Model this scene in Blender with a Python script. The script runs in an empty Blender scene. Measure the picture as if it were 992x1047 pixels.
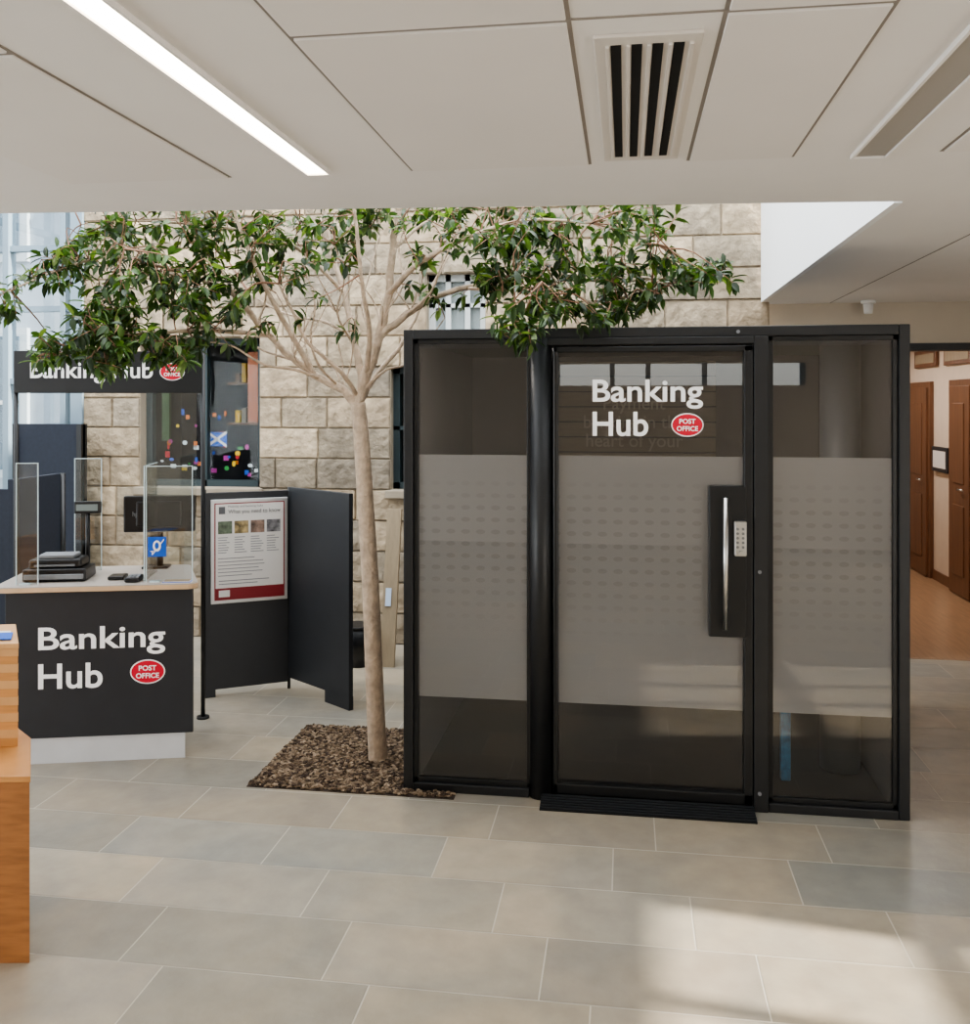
import bpy, bmesh, math, random
from mathutils import Vector, Matrix, noise
random.seed(7)
scene=bpy.context.scene
F=970.0; CX=496.0; HY=412.0; H=1.8
TH=math.atan(144/F); C=math.cos(TH); S=math.sin(TH)
def P(px,py,d):
    u=(px-CX)/F*d
    return Vector((-S*d+C*u, C*d+S*u, H-(py-HY)/F*d))
def PF(px,py,z=0.0):
    return P(px,py,(H-z)*F/(py-HY))
def dY(px,Y): return Y/(C+S*(px-CX)/F)
def Xat(px,Y): return P(px,HY,dY(px,Y)).x
def Zat(px,py,Y): return H-(py-HY)/F*dY(px,Y)

# ---------------- materials ----------------
def nodes(name):
    m=bpy.data.materials.new(name); m.use_nodes=True
    nt=m.node_tree; b=nt.nodes['Principled BSDF']; return m,nt,b
def srgb(c):
    return tuple(((v/255)/12.92 if v/255<=0.04045 else ((v/255+0.055)/1.055)**2.4) for v in c)+(1,)
def mat(name,c,rough=0.5,metal=0.0,spec=0.5,var=0.0,scale=8,bump=0.0,bscale=60,emit=0,stretch=None):
    m,nt,b=nodes(name); col=srgb(c)
    b.inputs['Base Color'].default_value=col; b.inputs['Roughness'].default_value=rough
    b.inputs['Metallic'].default_value=metal; b.inputs['Specular IOR Level'].default_value=spec
    if emit:
        b.inputs['Emission Color'].default_value=col; b.inputs['Emission Strength'].default_value=emit
    tc=nt.nodes.new('ShaderNodeTexCoord')
    src=tc.outputs['Object']
    if stretch:
        mp=nt.nodes.new('ShaderNodeMapping'); mp.inputs['Scale'].default_value=stretch
        nt.links.new(src,mp.inputs['Vector']); src=mp.outputs['Vector']
    if var>0:
        n=nt.nodes.new('ShaderNodeTexNoise'); n.inputs['Scale'].default_value=scale; n.inputs['Detail'].default_value=6
        nt.links.new(src,n.inputs['Vector'])
        mr=nt.nodes.new('ShaderNodeMapRange'); mr.inputs['From Min'].default_value=.3; mr.inputs['From Max'].default_value=.7
        mr.inputs['To Min'].default_value=1-var; mr.inputs['To Max'].default_value=1+var
        nt.links.new(n.outputs['Fac'],mr.inputs['Value'])
        mx=nt.nodes.new('ShaderNodeVectorMath'); mx.operation='SCALE'; mx.inputs[0].default_value=col[:3]
        nt.links.new(mr.outputs['Result'],mx.inputs['Scale']); nt.links.new(mx.outputs['Vector'],b.inputs['Base Color'])
    if bump>0:
        n2=nt.nodes.new('ShaderNodeTexNoise'); n2.inputs['Scale'].default_value=bscale; n2.inputs['Detail'].default_value=8
        nt.links.new(src,n2.inputs['Vector'])
        bp=nt.nodes.new('ShaderNodeBump'); bp.inputs['Strength'].default_value=bump; bp.inputs['Distance'].default_value=.02
        nt.links.new(n2.outputs['Fac'],bp.inputs['Height']); nt.links.new(bp.outputs['Normal'],b.inputs['Normal'])
    return m
def attr_mat(name,rough=.5,spec=.5,nscale=6,nvar=.15,bump=.1,bscale=30,bdist=.01,trans=0,warm=None):
    m,nt,b=nodes(name)
    a=nt.nodes.new('ShaderNodeAttribute'); a.attribute_name='Col'
    tc=nt.nodes.new('ShaderNodeTexCoord')
    n=nt.nodes.new('ShaderNodeTexNoise'); n.inputs['Scale'].default_value=nscale; n.inputs['Detail'].default_value=8
    nt.links.new(tc.outputs['Object'],n.inputs['Vector'])
    mr=nt.nodes.new('ShaderNodeMapRange'); mr.inputs['From Min'].default_value=.3; mr.inputs['From Max'].default_value=.7
    mr.inputs['To Min'].default_value=1-nvar; mr.inputs['To Max'].default_value=1+nvar
    nt.links.new(n.outputs['Fac'],mr.inputs['Value'])
    mx=nt.nodes.new('ShaderNodeVectorMath'); mx.operation='SCALE'
    nt.links.new(a.outputs['Color'],mx.inputs[0]); nt.links.new(mr.outputs['Result'],mx.inputs['Scale'])
    colout=mx.outputs['Vector']
    if warm:
        n3=nt.nodes.new('ShaderNodeTexNoise'); n3.inputs['Scale'].default_value=warm[0]; n3.inputs['Detail'].default_value=5; n3.inputs['Distortion'].default_value=.8
        nt.links.new(tc.outputs['Object'],n3.inputs['Vector'])
        rp=nt.nodes.new('ShaderNodeValToRGB'); rp.color_ramp.elements[0].position=.35; rp.color_ramp.elements[1].position=.65
        rp.color_ramp.elements[0].color=warm[1]+(1,); rp.color_ramp.elements[1].color=warm[2]+(1,)
        nt.links.new(n3.outputs['Fac'],rp.inputs[0])
        mm=nt.nodes.new('ShaderNodeVectorMath'); mm.operation='MULTIPLY'
        nt.links.new(colout,mm.inputs[0]); nt.links.new(rp.outputs[0],mm.inputs[1]); colout=mm.outputs['Vector']
    nt.links.new(colout,b.inputs['Base Color'])
    b.inputs['Roughness'].default_value=rough; b.inputs['Specular IOR Level'].default_value=spec
    if bump:
        n2=nt.nodes.new('ShaderNodeTexNoise'); n2.inputs['Scale'].default_value=bscale; n2.inputs['Detail'].default_value=8
        nt.links.new(tc.outputs['Object'],n2.inputs['Vector'])
        bp=nt.nodes.new('ShaderNodeBump'); bp.inputs['Strength'].default_value=bump; bp.inputs['Distance'].default_value=bdist
        nt.links.new(n2.outputs['Fac'],bp.inputs['Height']); nt.links.new(bp.outputs['Normal'],b.inputs['Normal'])
    if trans:
        tr=nt.nodes.new('ShaderNodeBsdfTranslucent'); ms=nt.nodes.new('ShaderNodeMixShader'); ms.inputs[0].default_value=trans
        sc=nt.nodes.new('ShaderNodeVectorMath'); sc.operation='MULTIPLY'; sc.inputs[1].default_value=(1.6,1.8,.7)
        nt.links.new(mx.outputs['Vector'],sc.inputs[0]); nt.links.new(sc.outputs['Vector'],tr.inputs['Color'])
        out=nt.nodes['Material Output']
        nt.links.new(b.outputs[0],ms.inputs[1]); nt.links.new(tr.outputs[0],ms.inputs[2]); nt.links.new(ms.outputs[0],out.inputs[0])
    return m
def glass(name,tint=(.8,.8,.8),refl=.08,rough=0.0,rmax=.7):
    m=bpy.data.materials.new(name); m.use_nodes=True; nt=m.node_tree; nt.nodes.clear()
    o=nt.nodes.new('ShaderNodeOutputMaterial'); t=nt.nodes.new('ShaderNodeBsdfTransparent'); t.inputs[0].default_value=tint+(1,)
    g=nt.nodes.new('ShaderNodeBsdfGlossy'); g.inputs['Roughness'].default_value=rough
    mx=nt.nodes.new('ShaderNodeMixShader')
    lw=nt.nodes.new('ShaderNodeLayerWeight'); lw.inputs['Blend'].default_value=.25
    mr=nt.nodes.new('ShaderNodeMapRange'); mr.inputs['To Min'].default_value=refl; mr.inputs['To Max'].default_value=rmax
    nt.links.new(lw.outputs['Fresnel'],mr.inputs['Value']); nt.links.new(mr.outputs['Result'],mx.inputs[0])
    nt.links.new(t.outputs[0],mx.inputs[1]); nt.links.new(g.outputs[0],mx.inputs[2]); nt.links.new(mx.outputs[0],o.inputs[0])
    return m
def frosted():
    m=bpy.data.materials.new('frosted_vinyl'); m.use_nodes=True; nt=m.node_tree
    b=nt.nodes['Principled BSDF']; o=nt.nodes['Material Output']; L=nt.links
    b.inputs['Roughness'].default_value=.7; b.inputs['Specular IOR Level'].default_value=.2
    tc=nt.nodes.new('ShaderNodeTexCoord'); sp=nt.nodes.new('ShaderNodeSeparateXYZ'); L.new(tc.outputs['Object'],sp.inputs[0])
    def M(op,a,b_=None,c_=None):
        n=nt.nodes.new('ShaderNodeMath'); n.operation=op
        for i,v in enumerate((a,b_,c_)):
            if v is None: continue
            if isinstance(v,(int,float)): n.inputs[i].default_value=v
            else: L.new(v,n.inputs[i])
        return n.outputs[0]
    cx=M('PINGPONG',sp.outputs[0],.035); cz=M('PINGPONG',sp.outputs[2],.028)
    ex=M('DIVIDE',M('SUBTRACT',.035,cx),.021); ez=M('DIVIDE',M('SUBTRACT',.028,cz),.011)
    r=M('ADD',M('MULTIPLY',ex,ex),M('MULTIPLY',ez,ez))
    dot=M('LESS_THAN',r,1.0)
    zz=nt.nodes.new('ShaderNodeMapRange'); zz.inputs['From Min'].default_value=.7; zz.inputs['From Max'].default_value=1.05
    zz.inputs['To Min'].default_value=0; zz.inputs['To Max'].default_value=1; L.new(sp.outputs[2],zz.inputs['Value'])
    z2=nt.nodes.new('ShaderNodeMapRange'); z2.inputs['From Min'].default_value=1.5; z2.inputs['From Max'].default_value=1.3
    L.new(sp.outputs[2],z2.inputs['Value'])
    fac=M('MULTIPLY',M('MULTIPLY',dot,zz.outputs[0]),M('MULTIPLY',z2.outputs[0],.22))
    mx=nt.nodes.new('ShaderNodeMix'); mx.data_type='RGBA'; mx.inputs[6].default_value=srgb((168,168,170)); mx.inputs[7].default_value=srgb((95,92,92))
    L.new(fac,mx.inputs[0]); L.new(mx.outputs[2],b.inputs['Base Color'])
    t=nt.nodes.new('ShaderNodeBsdfTransparent'); t.inputs[0].default_value=(.85,.85,.85,1)
    ms=nt.nodes.new('ShaderNodeMixShader'); ms.inputs[0].default_value=.8
    L.new(t.outputs[0],ms.inputs[1]); L.new(b.outputs[0],ms.inputs[2]); L.new(ms.outputs[0],o.inputs[0])
    return m

M_black=mat('black_powdercoat',(27,28,30),.42,var=.08,scale=20)
M_black2=mat('black_satin',(20,21,23),.35)
M_char=mat('charcoal_laminate',(42,44,48),.45,var=.06,scale=12)
M_navy=mat('navy_fabric',(34,40,52),.8,var=.1,scale=40)
M_white=mat('white_vinyl',(250,250,250),.5)
M_plinth=mat('brushed_plinth',(195,196,198),.4,var=.04)
M_ceil=mat('ceiling_plaster',(232,229,226),.75,var=.015,scale=3)
M_panel=mat('ceiling_panel',(229,225,221),.7,var=.02,scale=2)
M_gap=mat('gap_shade_paint',(146,139,132),.8)  # painted shade: grey strips stand in for the dark grooves around ceiling panels
M_wellw=mat('lightwell_white',(240,242,243),.7)
M_cream=mat('cream_plaster',(208,198,184),.8,var=.04,scale=3)
M_steel=mat('brushed_steel',(200,200,198),.28,metal=1)
M_alu=mat('aluminium_frame',(190,190,190),.4,metal=.6)
M_red=mat('post_red',(205,22,52),.45)
M_maroon=mat('maroon_print',(130,24,34),.5)
M_paper=mat('paper',(222,218,214),.6,var=.01)
M_ink=mat('ink_grey',(95,95,98),.6)
M_teal=mat('teal_window_paint',(44,58,62),.5)
M_bluegrey=mat('window_aluminium',(120,138,150),.4)
M_carpet=mat('pod_carpet',(36,34,34),.95,var=.2,scale=120)
M_podwall=mat('pod_lining_grey',(92,90,90),.7,var=.05)
M_slat=mat('beige_slat',(132,122,110),.6,var=.06,stretch=(1,1,8))
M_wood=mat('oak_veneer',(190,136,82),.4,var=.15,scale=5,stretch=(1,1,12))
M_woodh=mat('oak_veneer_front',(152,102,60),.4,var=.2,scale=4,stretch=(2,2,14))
M_ply1=mat('ply_light',(196,152,104),.5,var=.1)
M_door=mat('door_timber',(112,78,56),.4,var=.15,scale=4,stretch=(6,6,.6))
M_wfloor=mat('timber_floor',(162,130,102),.3,var=.15,scale=5,stretch=(8,.7,1))
M_pine=mat('pine_board',(150,134,110),.6,var=.1,scale=6,stretch=(8,8,.8))
M_blue=mat('blue_sign',(28,90,190),.4)
M_screenblk=mat('device_black',(20,20,22),.35)
M_grey=mat('device_grey',(120,122,125),.5)
M_bark=mat('pale_bark',(186,166,145),.85,var=.24,scale=22,bump=.5,bscale=60)
M_twig=mat('twig_bark',(136,104,84),.85,var=.2,scale=20)
M_glass=glass('pod_glass',(.88,.87,.86),.10)
M_perspex=glass('perspex',(.93,.95,.95),.06)
M_wglass=glass('window_glass',(.9,.95,.97),.035,rmax=.4)
M_wglass2=glass('old_window_glass',(.92,.95,.96),.006,rmax=.05)
M_frost=frosted()
M_light=mat('light_diffuser',(255,240,215),.5,emit=9)
M_dark=mat('dark_void',(12,12,12),.9)
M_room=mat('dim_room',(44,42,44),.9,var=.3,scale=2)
M_paleroom=mat('pale_room',(160,160,158),.9,var=.2,scale=4)
M_tile=attr_mat('stone_tile',rough=.33,spec=.5,nscale=9,nvar=.10,bump=.12,bscale=25,bdist=.01,warm=(1.6,(.84,.87,.90),(1.07,1.03,.97)))
M_grout=mat('grout',(196,190,178),.9)
M_stone=attr_mat('sandstone_block',rough=.9,spec=.2,nscale=12,nvar=.24,bump=.9,bscale=14,bdist=.03,warm=(2.2,(.80,.79,.78),(1.06,1.04,1.0)))
M_mortar=mat('mortar',(154,143,126),.95,var=.1)
M_leaf=attr_mat('leaf',rough=.38,spec=.45,nscale=12,nvar=.15,bump=0,trans=.3)
M_gravel=attr_mat('bark_chips',rough=.9,spec=.2,nscale=50,nvar=.25,bump=.3,bscale=120)
M_soil=mat('soil',(58,46,37),.95,var=.3,scale=60,bump=.6)
M_ground=mat('outside_paving',(150,150,150),.9,var=.1)
M_facade=mat('outside_facade',(170,178,186),.9,var=.12,scale=3)

# ---------------- geometry helpers ----------------
def link(o,parent=None):
    scene.collection.objects.link(o)
    if parent is not None:
        o.parent=parent; o.matrix_parent_inverse=Matrix.Translation(-Vector(parent.location))
    return o
def group(name,loc):
    e=bpy.data.objects.new(name,None); e.location=loc; e.empty_display_size=.1; scene.collection.objects.link(e); return e
def newmesh(name,verts,faces,m,parent=None,smooth=False):
    me=bpy.data.meshes.new(name); me.from_pydata([tuple(v) for v in verts],[],faces)
    for mm in (m if isinstance(m,(list,tuple)) else [m]): me.materials.append(mm)
    if smooth:
        for p in me.polygons: p.use_smooth=True
    return link(bpy.data.objects.new(name,me),parent)
def prism(name,pts,z0,z1,m,parent=None,bevel=0):
    bm=bmesh.new(); lo=[bm.verts.new((x,y,z0)) for x,y in pts]; hi=[bm.verts.new((x,y,z1)) for x,y in pts]
    n=len(pts); bm.faces.new(lo[::-1]); bm.faces.new(hi)
    for i in range(n): bm.faces.new((lo[i],lo[(i+1)%n],hi[(i+1)%n],hi[i]))
    bmesh.ops.recalc_face_normals(bm,faces=bm.faces)
    if bevel: bmesh.ops.bevel(bm,geom=list(bm.edges),offset=bevel,segments=2,affect='EDGES',profile=.5)
    me=bpy.data.meshes.new(name); bm.to_mesh(me); bm.free(); me.materials.append(m)
    return link(bpy.data.objects.new(name,me),parent)
def box(name,x0,x1,y0,y1,z0,z1,m,parent=None,bevel=0):
    return prism(name,[(x0,y0),(x1,y0),(x1,y1),(x0,y1)],z0,z1,m,parent,bevel)
def obox(name,a,b,depth,z0,z1,m,parent=None,bevel=0,back=True):
    a=Vector((a[0],a[1])); b=Vector((b[0],b[1])); t=(b-a).normalized(); n=Vector((-t.y,t.x))*depth
    return prism(name,[tuple(a),tuple(b),tuple(b+n),tuple(a+n)],z0,z1,m,parent,bevel)
def cyl(name,p0,p1,r,m,parent=None,seg=24,r2=None,smooth=True):
    p0=Vector(p0);p1=Vector(p1); d=(p1-p0).normalized(); a=d.orthogonal().normalized(); b=d.cross(a)
    r2=r if r2 is None else r2; v=[];f=[]
    for i in range(seg):
        t=2*math.pi*i/seg; o=a*math.cos(t)+b*math.sin(t); v.append(p0+o*r)
    for i in range(seg):
        t=2*math.pi*i/seg; o=a*math.cos(t)+b*math.sin(t); v.append(p1+o*r2)
    for i in range(seg): f.append((i,(i+1)%seg,seg+(i+1)%seg,seg+i))
    f.append(tuple(range(seg))[::-1]); f.append(tuple(range(seg,2*seg)))
    o=newmesh(name,v,f,m,parent)
    for p in o.data.polygons[:seg]: p.use_smooth=smooth
    return o
def quad(name,o,right,w,h,m,parent=None):
    o=Vector(o); r=Vector(right)*w; u=Vector((0,0,h))
    return newmesh(name,[o,o+r,o+r+u,o+u],[(0,1,2,3)],m,parent)
def ellipse(name,c,right,rx,rz,m,parent=None):
    c=Vector(c); r=Vector(right); v=[c+r*rx*math.cos(2*math.pi*i/40)+Vector((0,0,rz*math.sin(2*math.pi*i/40))) for i in range(40)]
    return newmesh(name,v,[tuple(range(40))],m,parent)
def text(name,s,o,right,w,h,m,parent=None,bold=.016):
    cu=bpy.data.curves.new(name,'FONT'); cu.body=s; cu.offset=bold; cu.resolution_u=6; cu.align_x='CENTER' if '\n' in s else 'LEFT'
    ob=bpy.data.objects.new(name,cu); scene.collection.objects.link(ob); bpy.context.view_layer.update()
    me=bpy.data.meshes.new_from_object(ob.evaluated_get(bpy.context.evaluated_depsgraph_get()))
    bpy.data.objects.remove(ob)
    xs=[v.co.x for v in me.vertices]; ys=[v.co.y for v in me.vertices]
    x0,x1,y0,y1=min(xs),max(xs),min(ys),max(ys); sx=w/(x1-x0); sy=h/(y1-y0)
    o=Vector(o); r=Vector(right)
    for v in me.vertices:
        v.co=o+r*((v.co.x-x0)*sx)+Vector((0,0,(v.co.y-y0)*sy))
    me.materials.clear(); me.materials.append(m)
    return link(bpy.data.objects.new(name,me),parent)
def logo(prefix,c,right,out,rx,rz,parent):
    c=Vector(c); out=Vector(out)
    ellipse(prefix+'_ring',c,right,rx,rz,M_white,parent)
    ellipse(prefix+'_oval',c+out*.0015,right,rx*.93,rz*.9,M_red,parent)
    r=Vector(right)
    text(prefix+'_word_post','POST',c+out*.003-r*rx*.5+Vector((0,0,rz*.1)),right,rx*1.0,rz*.42,M_white,parent,.02)
    text(prefix+'_word_office','OFFICE',c+out*.003-r*rx*.66-Vector((0,0,rz*.52)),right,rx*1.32,rz*.42,M_white,parent,.02)

# ---------------- room shell ----------------
CZ=2.51; YW=6.9; XR=3.9; XL=-6.2; YB=-3.5
rng=random.Random(3)
v=[];f=[];cols=[];mi=[]
def addq(x0,x1,y0,y1,z,col,k):
    i=len(v); v.extend([(x0,y0,z),(x1,y0,z),(x1,y1,z),(x0,y1,z)]); f.append((i,i+1,i+2,i+3)); cols.append(col); mi.append(k)
addq(XL,XR,YB,7.05,-.0012,(1,1,1),1)
RH=.34; TW=.68; known={0:.42,1:.23,2:.63,3:.12}
pal=[(156,149,136),(162,152,136),(148,145,136),(156,147,133),(166,155,137),(150,143,130)]
for k in range(-19,13):
    y0=2.85+k*RH; y1=min(y0+RH,7.05); y0=max(y0,YB)
    if y1-y0<.03: continue
    off=known.get(k,rng.random()*TW)
    n0=math.floor((XL-off)/TW)
    x=n0*TW+off
    while x<XR:
        a=max(x+.0025,XL); b=min(x+TW-.0025,XR)
        if b-a>.02:
            c=srgb(rng.choice(pal)); q=rng.uniform(.9,1.08); addq(a,b,y0+.0025,y1-.0025,0,(c[0]*q,c[1]*q,c[2]*q),0)
        x+=TW
addq(XL,XR,YB,7.05,-.12,(1,1,1),1)
fl=newmesh('floor',v,f,[M_tile,M_grout])
ca=fl.data.color_attributes.new('Col','FLOAT_COLOR','CORNER')
for p in fl.data.polygons:
    p.material_index=mi[p.index]
    for li in p.loop_indices: ca.data[li].color=(*cols[p.index],1)

# ceiling (with atrium opening)
e0=Vector((XL,3.25-(-2.3-XL)*.083)); e1=Vector((.97,3.52))
bm=bmesh.new()
polys=[[(XL,YB),(XR,YB),(XR,3.52),(.97,3.52),(XL,e0.y)],[(.97,3.52),(XR,3.52),(XR,7.05),(.97,7.05)]]
for pl in polys:
    for z in (CZ,CZ+.12):
        vs=[bm.verts.new((x,y,z)) for x,y in pl]; bm.faces.new(vs)
me=bpy.data.meshes.new('ceiling'); bm.to_mesh(me); bm.free(); me.materials.append(M_ceil)
ceil=link(bpy.data.objects.new('ceiling',me))
cp=group('ceiling_panels',(0,1.5,CZ))
def gap(x0,x1,y0,y1): box('gap_shade_strip',x0,x1,y0,y1,CZ-.002,CZ+.003,M_gap,cp)
def cpanel(x0,x1,y0,y1):
    g=.0045
    box('gap_shade_backing',x0-g,x1+g,y0-g,y1+g,CZ-.001,CZ+.004,M_gap,cp)
    box('panel',x0+g,x1-g,y0+g,y1-g,CZ-.006,CZ+.001,M_panel,cp,.002)
for (a,b) in ((-2.9,-2.32),(-1.77,-1.23),(-.644,-.105),(.18,.474),(.88,1.43)):
    for (c_,d_) in ((1.765,2.83),(.7,1.755),(-.4,.69),(-2.5,-.41)): cpanel(a,b,c_,d_)
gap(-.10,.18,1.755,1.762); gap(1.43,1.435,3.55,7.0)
newmesh('wall_lightwell_front',[(XL,e0.y,CZ),(.97,3.52,CZ),(.97,3.52,4.9),(XL,e0.y,4.9),(XL,e0.y-.12,CZ+.12),(.97,3.40,CZ+.12),(.97,3.40,4.9),(XL,e0.y-.12,4.9)],
    [(0,1,2,3),(4,5,6,7),(3,2,6,7)],M_wellw)
box('wall_lightwell_side',.94,.97,3.54,6.88,CZ-.001,4.9,M_wellw)
# right wall with an opening added out of view to shape the floor sun patch
wr=group('wall_right',(XR,1.8,0))
box('front_length',XR,XR+.15,3.05,7.05,0,CZ,M_cream,wr); box('rear_length',XR,XR+.15,YB,1.55,0,CZ,M_cream,wr)
box('under_window',XR,XR+.15,1.55,3.05,0,1.05,M_cream,wr); box('over_window',XR,XR+.15,1.55,3.05,2.36,CZ,M_cream,wr)
w7=group('sun_patch_opening',(XR,2.3,1.05))
for y in (1.55,2.05,2.42,2.99): box('mullion',XR+.03,XR+.09,y,y+.06,1.05,2.36,M_bluegrey,w7)
box('transom',XR+.03,XR+.09,1.55,3.05,1.72,1.80,M_bluegrey,w7)
bw=group('wall_back',(0,YB,0))
box('lower_wall',XL,XR,YB-.15,YB,0,2.02,M_cream,bw); box('head',XL,XR,YB-.15,YB,2.3,CZ,M_cream,bw)
box('pier_left',XL,-.9,YB-.15,YB,2.02,2.3,M_cream,bw); box('pier_right',2.2,XR,YB-.15,YB,2.02,2.3,M_cream,bw)
w1=group('window_1',(-1,YB,1))
for x in (-.9,-.2,.25,.95,2.14): box('mullion',x,x+.06,YB-.1,YB-.04,2.02,2.3,M_bluegrey,w1)
wl=group('window_2',(XL,2,1))
for i in range(9): box('mullion',XL-.08,XL,YB+i*1.29,YB+i*1.29+.07,0,4.8,M_bluegrey,wl)
for z in (.0,1.1,2.45,3.6): box('transom',XL-.08,XL,YB,6.9,z,z+.06,M_bluegrey,wl)

# ---------------- stone wall ----------------
RHs=.23
W1=(Xat(143,YW),Xat(265,YW),1.15,2.30); W2=(Xat(399,YW),Xat(399,YW)+.95,1.15,2.07); W3=(Xat(436,YW),Xat(496,YW),2.30,2.76)
ops=[W1,W2,W3]
XS0=Xat(85,YW); XS1=1.0
v=[];f=[];cols=[];mi=[]
rr=random.Random(11)
spal=[(176,161,139),(164,151,132),(186,170,147),(156,145,128),(173,157,135),(150,140,125)]
def block(x0,x1,z0,z1):
    i=len(v); v.extend([(x0,YW+.012,z0),(x1,YW+.012,z0),(x1,YW+.012,z1),(x0,YW+.012,z1)]); f.append((i,i+1,i+2,i+3)); cols.append((.4,.36,.3)); mi.append(1)
    if x1-x0<.05: return
    g=.003; ch=.007; y0=YW+.012; y1=YW-rr.uniform(0,.010)
    a,b,c,d=x0+g,x1-g,z0+g,z1-g; col=srgb(rr.choice(spal)); q=rr.uniform(.84,1.06); col=(col[0]*q,col[1]*q,col[2]*q)
    nx=max(2,int((b-a)/.05)); nz=4; i=len(v)
    for jz in range(nz+1):
        for jx in range(nx+1):
            xx=a+ch+(b-a-2*ch)*jx/nx; zz=c+ch+(d-c-2*ch)*jz/nz
            edge=jx in(0,nx) or jz in(0,nz)
            yy=y1-(0 if edge else rr.uniform(0,.008)); v.append((xx,yy,zz))
    for jz in range(nz):
        for jx in range(nx):
            k=i+jz*(nx+1)+jx; f.append((k,k+1,k+nx+2,k+nx+1)); cols.append(col); mi.append(0)
    j=len(v); v.extend([(a,y0,c),(b,y0,c),(b,y0,d),(a,y0,d)])
    bot=[i+t for t in range(nx+1)]; top=[i+nz*(nx+1)+t for t in range(nx+1)]
    lef=[i+t*(nx+1) for t in range(nz+1)]; rig=[i+t*(nx+1)+nx for t in range(nz+1)]
    f.append(tuple([j,j+1]+bot[::-1])); f.append(tuple([j+2,j+3]+top)); f.append(tuple([j+3,j]+lef)); f.append(tuple([j+1,j+2]+rig[::-1]))
    cols.extend([col]*4); mi.extend([0]*4)
z=0;row=0
while z<4.8:
    z1=z+RHs; segs=[(XS0,XS1)]
    for o in ops:
        if z1>o[2]+.02 and z<o[3]-.02:
            ns=[]
            for a,b in segs:
                if o[1]<=a or o[0]>=b: ns.append((a,b)); continue
                if o[0]>a: ns.append((a,o[0]))
                if o[1]<b: ns.append((o[1],b))
            segs=ns
    for a,b in segs:
        x=a; first=True
        while x<b-.001:
            w=rr.uniform(.26,.58)
            if first and row%2: w*=.5
            if b-(x+w)<.15: w=b-x
            block(x,x+w,z,z1); x+=w; first=False
    z=z1; row+=1
sw=newmesh('wall_stone',v,f,[M_stone,M_mortar])
ca=sw.data.color_attributes.new('Col','FLOAT_COLOR','CORNER')
for p in sw.data.polygons:
    p.material_index=mi[p.index]
    for li in p.loop_indices: ca.data[li].color=(*cols[p.index],1)
def window(name,W,nm,nt_,fr,rm=None):
    x0,x1,z0,z1=W; g=group(name,((x0+x1)/2,YW+.1,z0))
    box('reveal_l',x0-.03,x0,YW+.015,YW+.25,z0,z1,M_mortar,g); box('reveal_r',x1,x1+.03,YW+.015,YW+.25,z0,z1,M_mortar,g)
    box('reveal_t',x0,x1,YW+.015,YW+.25,z1,z1+.03,M_mortar,g); box('sill',x0-.03,x1+.03,YW-.05,YW+.25,z0-.06,z0,M_mortar,g,.006)
    t=.05
    box('jamb_l',x0,x0+t,YW+.1,YW+.16,z0,z1,fr,g); box('jamb_r',x1-t,x1,YW+.1,YW+.16,z0,z1,fr,g)
    box('head',x0,x1,YW+.1,YW+.16,z1-t,z1,fr,g); box('bottom_rail',x0,x1,YW+.1,YW+.16,z0,z0+t,fr,g)
    for i in range(1,nm): x=x0+(x1-x0)*i/nm; box('mullion',x-.02,x+.02,YW+.1,YW+.16,z0,z1,fr,g)
    for i in range(1,nt_): z=z0+(z1-z0)*i/nt_; box('transom',x0,x1,YW+.1,YW+.15,z-.015,z+.015,fr,g)
    box('pane',x0+t,x1-t,YW+.125,YW+.131,z0+t,z1-t,M_wglass2,g)
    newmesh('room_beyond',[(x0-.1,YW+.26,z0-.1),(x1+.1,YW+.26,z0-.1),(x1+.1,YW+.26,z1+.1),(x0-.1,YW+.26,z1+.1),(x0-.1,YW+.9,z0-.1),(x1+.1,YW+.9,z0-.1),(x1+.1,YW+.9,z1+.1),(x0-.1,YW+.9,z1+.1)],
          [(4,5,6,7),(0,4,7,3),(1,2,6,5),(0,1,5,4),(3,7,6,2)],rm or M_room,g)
    return g
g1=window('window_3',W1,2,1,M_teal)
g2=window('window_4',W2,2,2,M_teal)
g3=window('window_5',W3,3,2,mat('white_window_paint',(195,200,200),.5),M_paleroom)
box('leaded_blind',W3[0]+.04,W3[1]-.04,YW+.135,YW+.14,W3[2]+.04,W3[3]-.04,M_paleroom,g3)
ra=random.Random(5)
acol=[(200,40,50),(240,190,40),(60,150,70),(40,90,190),(230,120,40),(190,60,150),(230,230,230)]
amats=[mat('artwork_paint_%d'%i,c,.6) for i,c in enumerate(acol)]
art=group('window_artwork',(W1[0]+.5,YW+.17,1.3))
for i in range(46):
    x=ra.uniform(W1[0]+.08,W1[1]-.12); z=1.22+.5*ra.random()**1.6
    if ra.random()<.5: ellipse('flower',(x,YW+.2,z),(1,0,0),ra.uniform(.008,.022),ra.uniform(.008,.022),ra.choice(amats),art)
    else: quad('paper_cutout',(x,YW+.21,z),(1,0,0),ra.uniform(.02,.05),ra.uniform(.02,.05),ra.choice(amats),art)
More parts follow.
